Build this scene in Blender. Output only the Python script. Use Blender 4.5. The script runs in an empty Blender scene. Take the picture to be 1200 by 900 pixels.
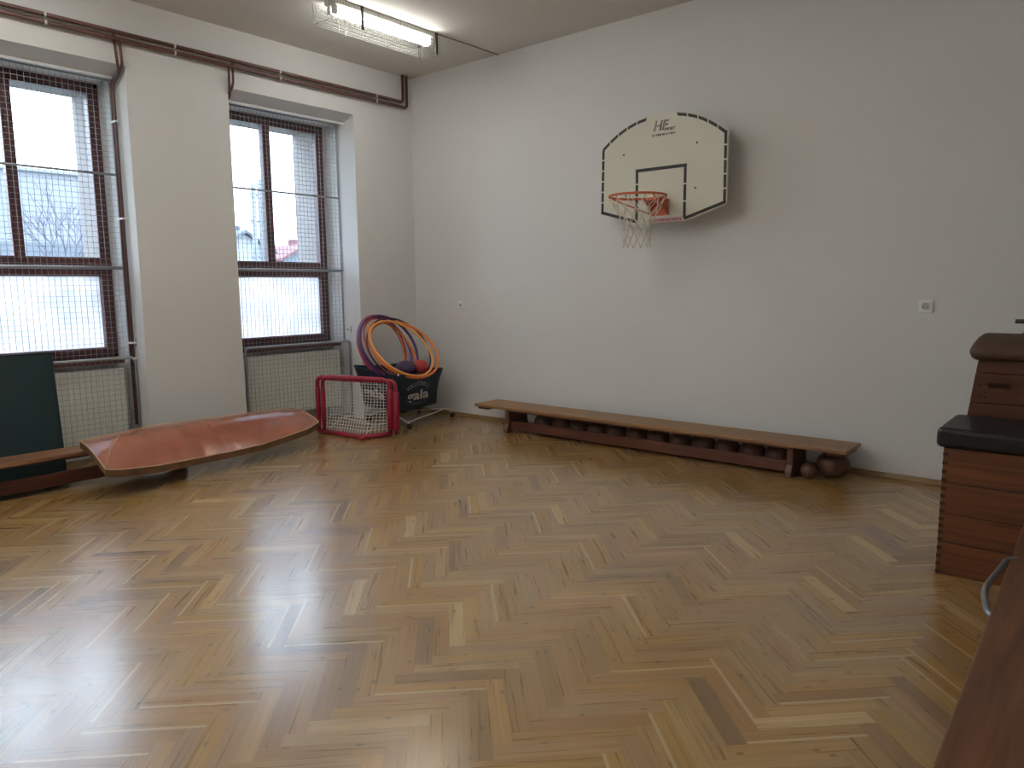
import bpy, math, random
from math import sin, cos, pi, radians
from mathutils import Vector, Matrix

random.seed(7)
scene = bpy.context.scene
COL = scene.collection
H = 4.188                      # ceiling height

# ------------------------------------------------------------------ mesh builder
class MB:
    def __init__(self):
        self.v = []; self.f = []
    def quad_box(self, c, m=None):
        """c: 8 corners (bottom 4 ccw, top 4 ccw)"""
        n = len(self.v); self.v += [Vector(p) for p in c]
        for q in ((3,2,1,0),(4,5,6,7),(0,1,5,4),(1,2,6,5),(2,3,7,6),(3,0,4,7)):
            self.f.append([n+i for i in q])
        return self
    def box(self, x0, x1, y0, y1, z0, z1):
        return self.quad_box([(x0,y0,z0),(x1,y0,z0),(x1,y1,z0),(x0,y1,z0),(x0,y0,z1),(x1,y0,z1),(x1,y1,z1),(x0,y1,z1)])
    def prism(self, poly, axis, a, b):
        """extrude 2D polygon along axis from a to b. axis x: poly=(y,z); y: (x,z); z: (x,y)"""
        def P(p, t):
            if axis == 'x': return Vector((t, p[0], p[1]))
            if axis == 'y': return Vector((p[0], t, p[1]))
            return Vector((p[0], p[1], t))
        n = len(self.v); k = len(poly)
        self.v += [P(p, a) for p in poly] + [P(p, b) for p in poly]
        self.f.append([n+i for i in range(k)][::-1]); self.f.append([n+k+i for i in range(k)])
        for i in range(k):
            j = (i+1) % k
            self.f.append([n+i, n+j, n+k+j, n+k+i])
        return self
    def tube(self, pts, r, n=8, closed=False, caps=True):
        pts = [Vector(p) for p in pts]; m = len(pts); base = len(self.v)
        if m < 2: return self
        def tan(i):
            if closed: return (pts[(i+1) % m]-pts[i-1]).normalized()
            if i == 0: return (pts[1]-pts[0]).normalized()
            if i == m-1: return (pts[-1]-pts[-2]).normalized()
            return ((pts[i+1]-pts[i]).normalized()+(pts[i]-pts[i-1]).normalized()).normalized()
        t = tan(0); u = t.orthogonal().normalized()
        for i in range(m):
            t2 = tan(i); u = (u - t2*u.dot(t2))
            u = u.normalized() if u.length > 1e-6 else t2.orthogonal().normalized()
            w = t2.cross(u)
            rr = r[i] if isinstance(r, (list, tuple)) else r
            for k in range(n):
                a = 2*pi*k/n
                self.v.append(pts[i]+(u*cos(a)+w*sin(a))*rr)
        for i in range(m if closed else m-1):
            j = (i+1) % m
            for k in range(n):
                l = (k+1) % n
                self.f.append([base+i*n+k, base+i*n+l, base+j*n+l, base+j*n+k])
        if caps and not closed:
            self.f.append([base+k for k in range(n)][::-1]); self.f.append([base+(m-1)*n+k for k in range(n)])
        return self
    def lathe(self, prof, c, n=24, axis='z'):
        """prof list of (r, h) from bottom to top around axis through c"""
        base = len(self.v); c = Vector(c)
        for r, h in prof:
            for k in range(n):
                a = 2*pi*k/n
                p = Vector((r*cos(a), r*sin(a), h))
                if axis == 'y': p = Vector((p.x, p.z, p.y))
                if axis == 'x': p = Vector((p.z, p.x, p.y))
                self.v.append(c+p)
        m = len(prof)
        for i in range(m-1):
            for k in range(n):
                l = (k+1) % n
                self.f.append([base+i*n+k, base+i*n+l, base+(i+1)*n+l, base+(i+1)*n+k])
        self.f.append([base+k for k in range(n)][::-1]); self.f.append([base+(m-1)*n+k for k in range(n)])
        return self
    def ball(self, c, r, n=24, m=14, sz=1.0):
        prof = [(max(r*cos(-pi/2+pi*i/m), 1e-4), r*sz*sin(-pi/2+pi*i/m)) for i in range(m+1)]
        return self.lathe(prof, c, n)
    def grid(self, P, nu, nv, closed_u=False):
        base = len(self.v)
        for j in range(nv+1):
            for i in range(nu+1):
                self.v.append(Vector(P(i/nu, j/nv)))
        for j in range(nv):
            for i in range(nu):
                a = base+j*(nu+1)+i
                self.f.append([a, a+1, a+nu+2, a+nu+1])
        return self
    def build(self, name, mat=None, parent=None, smooth=False, bevel=0, loc=None, seg=2, **props):
        me = bpy.data.meshes.new(name)
        o3 = Vector(loc) if loc is not None else Vector((0,0,0))
        me.from_pydata([tuple(v-o3) for v in self.v], [], self.f)
        me.validate(); me.update()
        import bmesh
        bm = bmesh.new(); bm.from_mesh(me); bmesh.ops.recalc_face_normals(bm, faces=bm.faces); bm.to_mesh(me); bm.free()
        if smooth:
            for p in me.polygons: p.use_smooth = True
        o = bpy.data.objects.new(name, me); COL.objects.link(o)
        o.location = o3
        if mat: me.materials.append(mat)
        if parent is not None:
            o.parent = parent
            o.matrix_parent_inverse = Matrix.Translation(-Vector(parent.location)) if parent.type == 'EMPTY' and parent.parent is None else Matrix.Identity(4)
            if parent.type == 'MESH':
                o.matrix_parent_inverse = parent_world(parent).inverted()
        if bevel:
            b = o.modifiers.new('bevel', 'BEVEL'); b.width = bevel; b.segments = seg; b.limit_method = 'ANGLE'; b.angle_limit = radians(40)
        for k, v in props.items(): o[k] = v
        return o

def parent_world(o):
    m = Matrix.Translation(Vector(o.location)) @ (o.rotation_euler.to_matrix().to_4x4())
    if o.parent is None: return m
    return parent_world(o.parent) @ o.matrix_parent_inverse @ m

def thing(name, label, cat, loc=(0,0,0), group=None):
    o = bpy.data.objects.new(name, None); COL.objects.link(o)
    o.location = loc; o.empty_display_size = .1
    o['label'] = label; o['category'] = cat
    if group: o['group'] = group
    return o
def tag(o, label, cat, group=None):
    o['label'] = label; o['category'] = cat
    if group: o['group'] = group
    return o
def struct(mb, name, mat, **k):
    o = mb.build(name, mat, **k); o['kind'] = 'structure'
    return o

def arc_path(pts, rad, n=5):
    """polyline with rounded corners"""
    pts = [Vector(p) for p in pts]; out = [pts[0]]
    for i in range(1, len(pts)-1):
        a, b, c = pts[i-1], pts[i], pts[i+1]
        d1 = (a-b); d2 = (c-b); r = min(rad, d1.length*.49, d2.length*.49)
        p = b+d1.normalized()*r; q = b+d2.normalized()*r
        for k in range(n+1):
            t = k/n
            out.append(p*(1-t)**2 + b*2*t*(1-t) + q*t*t)
    out.append(pts[-1])
    return out

# ------------------------------------------------------------------ materials
def new_mat(name):
    m = bpy.data.materials.new(name); m.use_nodes = True
    nt = m.node_tree; b = nt.nodes['Principled BSDF']
    return m, nt, b
def lin(h):
    h = h.lstrip('#'); c = [int(h[i:i+2], 16)/255 for i in (0,2,4)]
    return tuple((x/12.92 if x <= .04045 else ((x+.055)/1.055)**2.4) for x in c)+(1,)
def plain(name, col, rough=.5, metal=0, bump=0, bscale=30, var=0, vscale=4, spec=None, coat=0):
    m, nt, b = new_mat(name)
    if isinstance(col, str): col = lin(col)
    col = tuple(col)[:3]+(1,)
    b.inputs['Base Color'].default_value = col
    b.inputs['Roughness'].default_value = rough; b.inputs['Metallic'].default_value = metal
    if spec is not None: b.inputs['Specular IOR Level'].default_value = spec
    if coat: b.inputs['Coat Weight'].default_value = coat; b.inputs['Coat Roughness'].default_value = .15
    tc = nt.nodes.new('ShaderNodeTexCoord')
    if var:
        n = nt.nodes.new('ShaderNodeTexNoise'); n.inputs['Scale'].default_value = vscale; n.inputs['Detail'].default_value = 5
        r = nt.nodes.new('ShaderNodeValToRGB')
        r.color_ramp.elements[0].position = .3; r.color_ramp.elements[1].position = .7
        r.color_ramp.elements[0].color = tuple(c*(1-var) for c in col[:3])+(1,)
        r.color_ramp.elements[1].color = tuple(min(1, c*(1+var)) for c in col[:3])+(1,)
        nt.links.new(tc.outputs['Object'], n.inputs['Vector']); nt.links.new(n.outputs['Fac'], r.inputs['Fac'])
        nt.links.new(r.outputs['Color'], b.inputs['Base Color'])
    if bump:
        n2 = nt.nodes.new('ShaderNodeTexNoise'); n2.inputs['Scale'].default_value = bscale; n2.inputs['Detail'].default_value = 6
        bp = nt.nodes.new('ShaderNodeBump'); bp.inputs['Strength'].default_value = bump; bp.inputs['Distance'].default_value = .01
        nt.links.new(tc.outputs['Object'], n2.inputs['Vector']); nt.links.new(n2.outputs['Fac'], bp.inputs['Height'])
        nt.links.new(bp.outputs['Normal'], b.inputs['Normal'])
    return m
def wood(name, c1, c2, axis='x', rough=.4, scale=1.0, ring=1.0, coat=0):
    m, nt, b = new_mat(name)
    tc = nt.nodes.new('ShaderNodeTexCoord'); mp = nt.nodes.new('ShaderNodeMapping')
    s = {'x': (1.2, 22, 22), 'y': (22, 1.2, 22), 'z': (22, 22, 1.2)}[axis]
    mp.inputs['Scale'].default_value = tuple(a*scale for a in s)
    n = nt.nodes.new('ShaderNodeTexNoise'); n.inputs['Scale'].default_value = 1.6; n.inputs['Detail'].default_value = 8
    n.inputs['Distortion'].default_value = .8*ring
    r = nt.nodes.new('ShaderNodeValToRGB'); r.color_ramp.elements[0].position = .32; r.color_ramp.elements[1].position = .68
    r.color_ramp.elements[0].color = lin(c1) if isinstance(c1, str) else c1
    r.color_ramp.elements[1].color = lin(c2) if isinstance(c2, str) else c2
    bp = nt.nodes.new('ShaderNodeBump'); bp.inputs['Strength'].default_value = .15; bp.inputs['Distance'].default_value = .003
    L = nt.links.new
    L(tc.outputs['Object'], mp.inputs['Vector']); L(mp.outputs['Vector'], n.inputs['Vector']); L(n.outputs['Fac'], r.inputs['Fac'])
    L(r.outputs['Color'], b.inputs['Base Color']); L(n.outputs['Fac'], bp.inputs['Height']); L(bp.outputs['Normal'], b.inputs['Normal'])
    b.inputs['Roughness'].default_value = rough
    if coat: b.inputs['Coat Weight'].default_value = coat; b.inputs['Coat Roughness'].default_value = .2
    return m

M_wall = plain('wall_paint', (.72,.718,.71), .9, bump=.25, bscale=9, var=.02, vscale=.8, spec=.15)
M_ceil = plain('ceiling_paint', (.70,.675,.64), .95, bump=.15, bscale=7, var=.02, vscale=.7, spec=.1)
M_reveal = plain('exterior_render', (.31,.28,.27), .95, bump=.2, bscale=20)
M_frame = plain('window_frame_brown', (.095,.030,.032), .35, var=.25, vscale=6)
M_pipe = plain('pipe_paint', (.105,.045,.036), .30, var=.12, vscale=5, spec=.6)
M_pipe2 = plain('pipe_dark', (.055,.035,.032), .45, var=.2, vscale=5)
M_clip = plain('pipe_clip_plastic', (.75,.74,.72), .5)
M_steel = plain('guard_steel', (.34,.36,.38), .45, metal=.3, var=.08)
M_wire = plain('guard_wire', (.34,.34,.34), .5, metal=.3)
M_rad = plain('radiator_enamel', (.84,.84,.79), .45)
M_raddark = plain('radiator_inside', (.12,.12,.10), .7)
M_white = plain('white_enamel', (.8,.8,.77), .4)
M_outlet = plain('outlet_plastic', (.90,.90,.88), .35)
M_socket = plain('socket_inner', (.50,.50,.48), .5)
M_black = plain('black_plastic', (.012,.012,.013), .5)
M_darkhole = plain('dark_recess', (.01,.008,.007), .9)
M_bench = wood('bench_top_wood', '#755436', '#9c7348', 'x', .42)
M_benchd = wood('bench_frame_wood', '#4c281b', '#6a3d2b', 'x', .45)
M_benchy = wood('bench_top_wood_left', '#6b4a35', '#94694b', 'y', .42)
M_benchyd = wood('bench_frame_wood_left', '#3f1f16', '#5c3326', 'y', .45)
M_benchleg = wood('bench_leg_wood', '#4a2a1e', '#6d4433', 'z', .45)
M_base = wood('baseboard_wood', '#7a6040', '#96784f', 'x', .5)
M_basey = wood('baseboard_wood_side', '#7a6040', '#96784f', 'y', .5)
M_gmat = plain('green_mat_vinyl', (.005,.024,.028), .55, bump=.4, bscale=5, var=.15, vscale=3)
M_omat = plain('orange_mat_vinyl', (.31,.088,.040), .26, bump=.6, bscale=6, var=.16, vscale=5, spec=.6, coat=.5)
M_omside = plain('mat_edge_canvas', (.17,.085,.04), .7, var=.25, vscale=9)
M_piping = plain('mat_piping', (.52,.33,.17), .5)
M_red = plain('goal_foam_red', (.30,.012,.035), .42, var=.12, vscale=10)
M_net = plain('net_cord_white', (.82,.82,.80), .8)
M_cord = plain('elastic_cord', (.75,.73,.66), .6)
M_blue = plain('cart_fabric_blue', (.007,.020,.040), .6, bump=.5, bscale=6, var=.2, vscale=4)
M_print = plain('cart_print', (.62,.58,.52), .7)
M_printdim = plain('cart_print_thin', (.36,.40,.43), .7)
M_tube = plain('cart_frame_white', (.62,.62,.60), .3, metal=.2)
M_hoop_or = plain('hoop_orange', (.80,.22,.045), .3)
M_hoop_or2 = plain('hoop_light_orange', (.85,.36,.10), .3)
M_hoop_pu = plain('hoop_purple', (.10,.028,.12), .28)
M_hoop_vi = plain('hoop_violet', (.17,.05,.24), .28)
M_hoop_rd = plain('hoop_red', (.58,.06,.045), .3)
M_hoop_dk = plain('hoop_plum', (.05,.015,.04), .3)
M_ballp = plain('ball_purple', (.045,.022,.075), .5)
M_ballr = plain('ball_red', (.42,.03,.028), .5)
M_board = plain('backboard_white', (.66,.64,.54), .5, var=.02, vscale=2)
M_line = plain('board_black', (.012,.011,.010), .5)
M_rim = plain('rim_orange', (.62,.13,.05), .4)
M_rope = plain('net_rope', (.72,.66,.56), .8)
M_sticker = plain('sticker_pink', (.60,.42,.42), .6)
M_stickert = plain('sticker_print', (.30,.10,.12), .6)
M_logo = plain('logo_brown', (.10,.055,.045), .6)
M_box = wood('box_wood', '#55301b', '#784526', 'x', .42, .8)
M_boxdark = wood('box_wood_dark', '#43210f', '#5f331c', 'x', .45, .8)
M_joint = plain('box_joint_endgrain', (.035,.014,.008), .6)
M_leathblk = plain('black_leather', (.006,.006,.008), .42, bump=.2, bscale=60)
M_leathbrn = plain('brown_suede', (.080,.040,.024), .7, bump=.3, bscale=80, var=.15)
M_seat = wood('platform_wood', '#55331f', '#744c32', 'y', .45, .8)
M_seat2 = wood('platform_wood_side', '#4e2c1a', '#6a4226', 'y', .5, .8)
M_chrome = plain('hook_steel', (.30,.33,.36), .3, metal=.85)
M_housing = plain('lamp_housing', (.78,.78,.72), .5)
M_cable = plain('cable_grey', (.28,.27,.25), .6)
M_steelc = plain('guard_white_wire', (.15,.15,.135), .5)
M_strap = plain('lamp_strap', (.03,.03,.03), .5, metal=.3)
M_ground = plain('outdoor_ground', (.16,.165,.15), .95, var=.2, vscale=.3)
M_bldblue = plain('far_facade_pale', (.20,.208,.232), .9, var=.05, vscale=.4)
M_bldwall = plain('far_house_wall', (.26,.27,.28), .9)
M_bldgrey = plain('far_house_grey', (.15,.17,.20), .9)
M_roofg = plain('roof_slate', (.10,.11,.135), .8, var=.15)
M_roofr = plain('roof_tile_red', (.17,.075,.08), .8, var=.15)
M_glassd = plain('far_window_glass', (.12,.15,.19), .2)
M_pole = plain('pole_concrete', (.16,.17,.185), .9)
M_twig = plain('bare_branch', (.10,.10,.125), .9)
M_fence = plain('far_wall_grey', (.12,.135,.155), .9)

def leather_ball_mat():
    m, nt, b = new_mat('medicine_ball_leather')
    tc = nt.nodes.new('ShaderNodeTexCoord'); n = nt.nodes.new('ShaderNodeTexNoise'); n.inputs['Scale'].default_value = 9; n.inputs['Detail'].default_value = 5
    r = nt.nodes.new('ShaderNodeValToRGB'); r.color_ramp.elements[0].color = (.07,.032,.022,1); r.color_ramp.elements[1].color = (.19,.095,.062,1)
    L = nt.links.new
    L(tc.outputs['Object'], n.inputs['Vector']); L(n.outputs['Fac'], r.inputs['Fac']); L(r.outputs['Color'], b.inputs['Base Color'])
    b.inputs['Roughness'].default_value = .5
    return m
M_med = leather_ball_mat()
M_medseam = plain('medicine_ball_seam', (.03,.015,.01), .7)

def glass_mat():
    m = bpy.data.materials.new('window_glass'); m.use_nodes = True; nt = m.node_tree; nt.nodes.clear()
    o = nt.nodes.new('ShaderNodeOutputMaterial'); t = nt.nodes.new('ShaderNodeBsdfTransparent'); g = nt.nodes.new('ShaderNodeBsdfGlossy')
    g.inputs['Roughness'].default_value = .02; t.inputs['Color'].default_value = (.93,.96,.97,1)
    mx = nt.nodes.new('ShaderNodeMixShader'); fr = nt.nodes.new('ShaderNodeFresnel'); fr.inputs['IOR'].default_value = 1.25
    nt.links.new(fr.outputs[0], mx.inputs[0]); nt.links.new(t.outputs[0], mx.inputs[1]); nt.links.new(g.outputs[0], mx.inputs[2]); nt.links.new(mx.outputs[0], o.inputs[0])
    return m
def frosted_mat():
    m = bpy.data.materials.new('frosted_film'); m.use_nodes = True; nt = m.node_tree; nt.nodes.clear()
    o = nt.nodes.new('ShaderNodeOutputMaterial'); t = nt.nodes.new('ShaderNodeBsdfTranslucent'); g = nt.nodes.new('ShaderNodeBsdfTransparent')
    tc = nt.nodes.new('ShaderNodeTexCoord'); n = nt.nodes.new('ShaderNodeTexNoise'); n.inputs['Scale'].default_value = 3.0; n.inputs['Detail'].default_value = 4
    r = nt.nodes.new('ShaderNodeValToRGB'); r.color_ramp.elements[0].color = (.57,.57,.58,1); r.color_ramp.elements[1].color = (.72,.71,.71,1)
    r.color_ramp.elements[0].position = .35; r.color_ramp.elements[1].position = .65
    nt.links.new(tc.outputs['Object'], n.inputs['Vector']); nt.links.new(n.outputs['Fac'], r.inputs['Fac']); nt.links.new(r.outputs['Color'], t.inputs['Color'])
    mx = nt.nodes.new('ShaderNodeMixShader'); mx.inputs[0].default_value = .02
    nt.links.new(t.outputs[0], mx.inputs[1]); nt.links.new(g.outputs[0], mx.inputs[2]); nt.links.new(mx.outputs[0], o.inputs[0])
    return m
def emit_mat(name, col, s):
    m = bpy.data.materials.new(name); m.use_nodes = True; nt = m.node_tree; nt.nodes.clear()
    o = nt.nodes.new('ShaderNodeOutputMaterial'); e = nt.nodes.new('ShaderNodeEmission'); e.inputs[0].default_value = tuple(col)+(1,); e.inputs[1].default_value = s
    nt.links.new(e.outputs[0], o.inputs[0]); return m
M_glass = glass_mat(); M_frost = frosted_mat()
LAMP = 44.0
M_lamp = emit_mat('fluorescent_glow', (1.0,.985,.92), LAMP)

def floor_mat():
    m, nt, b = new_mat('oak_herringbone')
    L = nt.links.new
    at = nt.nodes.new('ShaderNodeAttribute'); at.attribute_name = 'tone'
    uv = nt.nodes.new('ShaderNodeUVMap'); uv.uv_map = 'UVMap'
    sep = nt.nodes.new('ShaderNodeSeparateColor'); L(at.outputs['Color'], sep.inputs[0])
    r = nt.nodes.new('ShaderNodeValToRGB'); cr = r.color_ramp
    cols = [(0.0,(.195,.098,.030)),(.12,(.256,.136,.041)),(.35,(.312,.172,.054)),(.65,(.360,.204,.067)),(.88,(.412,.252,.094)),(1.0,(.52,.355,.16))]
    cr.elements[0].position = 0; cr.elements[0].color = cols[0][1]+(1,)
    cr.elements[1].position = 1; cr.elements[1].color = cols[-1][1]+(1,)
    for p, c in cols[1:-1]:
        e = cr.elements.new(p); e.color = c+(1,)
    L(sep.outputs[0], r.inputs['Fac'])
    # grain: noise stretched along the board
    comb = nt.nodes.new('ShaderNodeVectorMath'); comb.operation = 'MULTIPLY'; comb.inputs[1].default_value = (1.5, 50, 1)
    L(uv.outputs['UV'], comb.inputs[0])
    off = nt.nodes.new('ShaderNodeVectorMath'); off.operation = 'MULTIPLY_ADD'; off.inputs[1].default_value = (37, 91, 53)
    L(at.outputs['Color'], off.inputs[0]); L(comb.outputs[0], off.inputs[2])
    n = nt.nodes.new('ShaderNodeTexNoise'); n.inputs['Scale'].default_value = 1.0; n.inputs['Detail'].default_value = 7; n.inputs['Distortion'].default_value = 1.2
    L(off.outputs[0], n.inputs['Vector'])
    g = nt.nodes.new('ShaderNodeMapRange'); g.inputs['From Min'].default_value = .3; g.inputs['From Max'].default_value = .7
    g.inputs['To Min'].default_value = .78; g.inputs['To Max'].default_value = 1.20
    L(n.outputs['Fac'], g.inputs['Value'])
    mul = nt.nodes.new('ShaderNodeVectorMath'); mul.operation = 'SCALE'; L(r.outputs['Color'], mul.inputs[0]); L(g.outputs[0], mul.inputs['Scale'])
    # knots
    kv = nt.nodes.new('ShaderNodeVectorMath'); kv.operation = 'MULTIPLY'; kv.inputs[1].default_value = (4.0, 7.0, 1); L(uv.outputs['UV'], kv.inputs[0])
    ko = nt.nodes.new('ShaderNodeVectorMath'); ko.operation = 'MULTIPLY_ADD'; ko.inputs[1].default_value = (61, 17, 0); L(at.outputs['Color'], ko.inputs[0]); L(kv.outputs[0], ko.inputs[2])
    vo = nt.nodes.new('ShaderNodeTexVoronoi'); vo.voronoi_dimensions = '2D'; vo.inputs['Scale'].default_value = .75; L(ko.outputs[0], vo.inputs['Vector'])
    km = nt.nodes.new('ShaderNodeMapRange'); km.inputs['From Min'].default_value = .025; km.inputs['From Max'].default_value = .06; km.inputs['To Min'].default_value = .42; km.inputs['To Max'].default_value = 1
    L(vo.outputs['Distance'], km.inputs['Value'])
    mul2 = nt.nodes.new('ShaderNodeVectorMath'); mul2.operation = 'SCALE'; L(mul.outputs[0], mul2.inputs[0]); L(km.outputs[0], mul2.inputs['Scale'])
    # each board leans a little to pink, yellow or green
    hs = nt.nodes.new('ShaderNodeHueSaturation'); hm = nt.nodes.new('ShaderNodeMapRange'); hm.inputs['To Min'].default_value = .497; hm.inputs['To Max'].default_value = .509
    L(sep.outputs[1], hm.inputs['Value']); L(hm.outputs[0], hs.inputs['Hue']); L(mul2.outputs[0], hs.inputs['Color'])
    sm = nt.nodes.new('ShaderNodeMapRange'); sm.inputs['To Min'].default_value = .90; sm.inputs['To Max'].default_value = 1.10; L(sep.outputs[2], sm.inputs['Value']); L(sm.outputs[0], hs.inputs['Saturation'])
    # pale sapwood edge on some boards
    uve = nt.nodes.new('ShaderNodeUVMap'); uve.uv_map = 'Edge'; se = nt.nodes.new('ShaderNodeSeparateXYZ'); L(uve.outputs['UV'], se.inputs[0])
    wob = nt.nodes.new('ShaderNodeMath'); wob.operation = 'MULTIPLY_ADD'; wob.inputs[1].default_value = .10; L(n.outputs['Fac'], wob.inputs[0]); L(se.outputs['Y'], wob.inputs[2])
    lt_ = nt.nodes.new('ShaderNodeMapRange'); lt_.inputs['From Min'].default_value = .22; lt_.inputs['From Max'].default_value = .27; lt_.inputs['To Min'].default_value = 1; lt_.inputs['To Max'].default_value = 0; L(wob.outputs[0], lt_.inputs['Value'])
    gt = nt.nodes.new('ShaderNodeMath'); gt.operation = 'GREATER_THAN'; gt.inputs[1].default_value = .87; L(sep.outputs[2], gt.inputs[0])
    sp = nt.nodes.new('ShaderNodeMath'); sp.operation = 'MULTIPLY'; L(lt_.outputs[0], sp.inputs[0]); L(gt.outputs[0], sp.inputs[1])
    sap = nt.nodes.new('ShaderNodeMixRGB'); sap.inputs[2].default_value = (.50,.37,.20,1); L(sp.outputs[0], sap.inputs[0]); L(hs.outputs['Color'], sap.inputs[1])
    # joints: dark hairline at board edges (uv in metres; blue/green store nothing) via second uv map 0..1
    uv2 = nt.nodes.new('ShaderNodeUVMap'); uv2.uv_map = 'Edge'
    s2 = nt.nodes.new('ShaderNodeSeparateXYZ'); L(uv2.outputs['UV'], s2.inputs[0])
    def edge(sock, length):
        a = nt.nodes.new('ShaderNodeMath'); a.operation = 'PINGPONG'; a.inputs[1].default_value = .5; L(sock, a.inputs[0])
        mlt = nt.nodes.new('ShaderNodeMath'); mlt.operation = 'MULTIPLY'; mlt.inputs[1].default_value = length; L(a.outputs[0], mlt.inputs[0])
        return mlt
    e1 = edge(s2.outputs['X'], .4475); e2 = edge(s2.outputs['Y'], .0745)
    mn = nt.nodes.new('ShaderNodeMath'); mn.operation = 'MINIMUM'; L(e1.outputs[0], mn.inputs[0]); L(e2.outputs[0], mn.inputs[1])
    em = nt.nodes.new('ShaderNodeMapRange'); em.inputs['From Min'].default_value = .0006; em.inputs['From Max'].default_value = .002; em.inputs['To Min'].default_value = .78; em.inputs['To Max'].default_value = 1
    L(mn.outputs[0], em.inputs['Value'])
    mul3 = nt.nodes.new('ShaderNodeVectorMath'); mul3.operation = 'SCALE'; L(sap.outputs[0], mul3.inputs[0]); L(em.outputs[0], mul3.inputs['Scale'])
    L(mul3.outputs[0], b.inputs['Base Color'])
    b.inputs['Roughness'].default_value = .27
    rr = nt.nodes.new('ShaderNodeMapRange'); rr.inputs['To Min'].default_value = .24; rr.inputs['To Max'].default_value = .33
    L(n.outputs['Fac'], rr.inputs['Value']); L(rr.outputs[0], b.inputs['Roughness'])
    bp = nt.nodes.new('ShaderNodeBump'); bp.inputs['Strength'].default_value = .04; bp.inputs['Distance'].default_value = .002
    L(n.outputs['Fac'], bp.inputs['Height']); L(bp.outputs['Normal'], b.inputs['Normal'])
    b.inputs['Specular IOR Level'].default_value = 1.0
    b.inputs['Coat Weight'].default_value = .65; b.inputs['Coat Roughness'].default_value = .19
    return m
M_floor = floor_mat()

# ------------------------------------------------------------------ the room
XR, YB = 8.5, -9.6            # right wall / wall behind the camera
NICHES = [(-2.47,-.905), (-5.03,-3.464), (-7.59,-6.02)]
def left_wall():
    w = MB()
    ys = [.35, -.905, -2.47, -3.464, -5.03, -6.02, -7.59, YB-.3]
    for i in range(0, 8, 2):
        w.box(-1.22, 0, ys[i+1], ys[i], -.1, H+.1)
    for a, b in NICHES:
        w.prism([(0,3.61),(0,H+.1),(-1.22,H+.1),(-1.22,3.56),(-.20,3.545)], 'y', a, b)
        w.box(-1.22, -.45, a, b, -.1, .90)
    return struct(w, 'wall_left', M_wall)
left_wall()
struct(MB().box(0, XR+.3, 0, .35, -.1, H+.1), 'wall_right', M_wall)
struct(MB().box(XR, XR+.3, YB, 0, -.1, H+.1), 'wall_far', M_wall)
struct(MB().box(0, XR+.3, YB-.3, YB, -.1, H+.1), 'wall_back', M_wall)
struct(MB().box(-1.22, XR+.3, YB-.3, .35, H, H+.25), 'ceiling', M_ceil)

def herringbone():
    W, Lb = .0745, .447
    U0, V0 = .46, -6.006
    s = 2**-.5
    me = bpy.data.meshes.new('floor'); verts = []; faces = []; uvs = []; edg = []; tones = []
    def add(u0, v0, du, dv):
        cx = ((u0+du/2)-(v0+dv/2))*s; cy = ((u0+du/2)+(v0+dv/2))*s
        if not (-.55 < cx < XR+.15 and YB-.15 < cy < .12): return
        c = [(u0,v0),(u0+du,v0),(u0+du,v0+dv),(u0,v0+dv)]
        n = len(verts)
        for (u, v) in c:
            x = (u-v)*s; y = (u+v)*s
            x = max(x, -.6); x = min(x, XR+.25); y = min(y, .25); y = max(y, YB-.25)
            verts.append((x, y, 0))
        faces.append((n, n+1, n+2, n+3))
        if du > dv: lu = [(0,0),(Lb,0),(Lb,W),(0,W)]; le = [(0,0),(1,0),(1,1),(0,1)]
        else: lu = [(0,0),(0,W),(Lb,W),(Lb,0)]; le = [(0,0),(0,1),(1,1),(1,0)]
        uvs.append(lu); edg.append(le)
        t = min(1, max(0, random.gauss(.5, .18)))
        if random.random() < .06: t = random.uniform(.82, 1)
        if random.random() < .05: t = random.uniform(0, .15)
        tones.append((t, random.random(), random.random(), 1))
    for a in range(-60, 110):
        for b in range(-22, 23):
            U = U0+(a+6*b)*W; V = V0+(a-6*b)*W
            x = (U-V)*s; y = (U+V)*s
            if -1.3 < x < XR+1.3 and YB-1.3 < y < 1.3:
                add(U, V-Lb, W, Lb); add(U-Lb, V-W, Lb, W)
    me.from_pydata(verts, [], faces)
    u1 = me.uv_layers.new(name='UVMap'); u2 = me.uv_layers.new(name='Edge')
    ca = me.color_attributes.new('tone', 'FLOAT_COLOR', 'CORNER')
    u1 = me.uv_layers['UVMap']; u2 = me.uv_layers['Edge']; ca = me.color_attributes['tone']
    for i, p in enumerate(me.polygons):
        for k, li in enumerate(p.loop_indices):
            u1.data[li].uv = uvs[i][k]; u2.data[li].uv = edg[i][k]; ca.data[li].color = tones[i]
    import bmesh
    bm = bmesh.new(); bm.from_mesh(me); bmesh.ops.recalc_face_normals(bm, faces=bm.faces)
    for f in bm.faces:
        if f.normal.z < 0: f.normal_flip()
    bm.to_mesh(me); bm.free()
    o = bpy.data.objects.new('floor', me); COL.objects.link(o); me.materials.append(M_floor); o['kind'] = 'structure'
    return o
herringbone()
struct(MB().box(-.6, XR+.25, YB-.25, .25, -.25, -.004), 'floor_slab', M_base)

# baseboards (small wooden quarter strips)
struct(MB().prism([(0,0),(-.028,0),(-.028,.012),(-.012,.045),(0,.045)], 'x', 0.0, XR), 'baseboard_right', M_base)
bb = MB()
for a, b in [(-.905,0),(-3.464,-2.47),(-6.02,-5.03),(YB,-7.59)]:
    bb.prism([(0,0),(.028,0),(.028,.012),(.012,.045),(0,.045)], 'y', a, b)
struct(bb, 'baseboard_left', M_basey)

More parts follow.
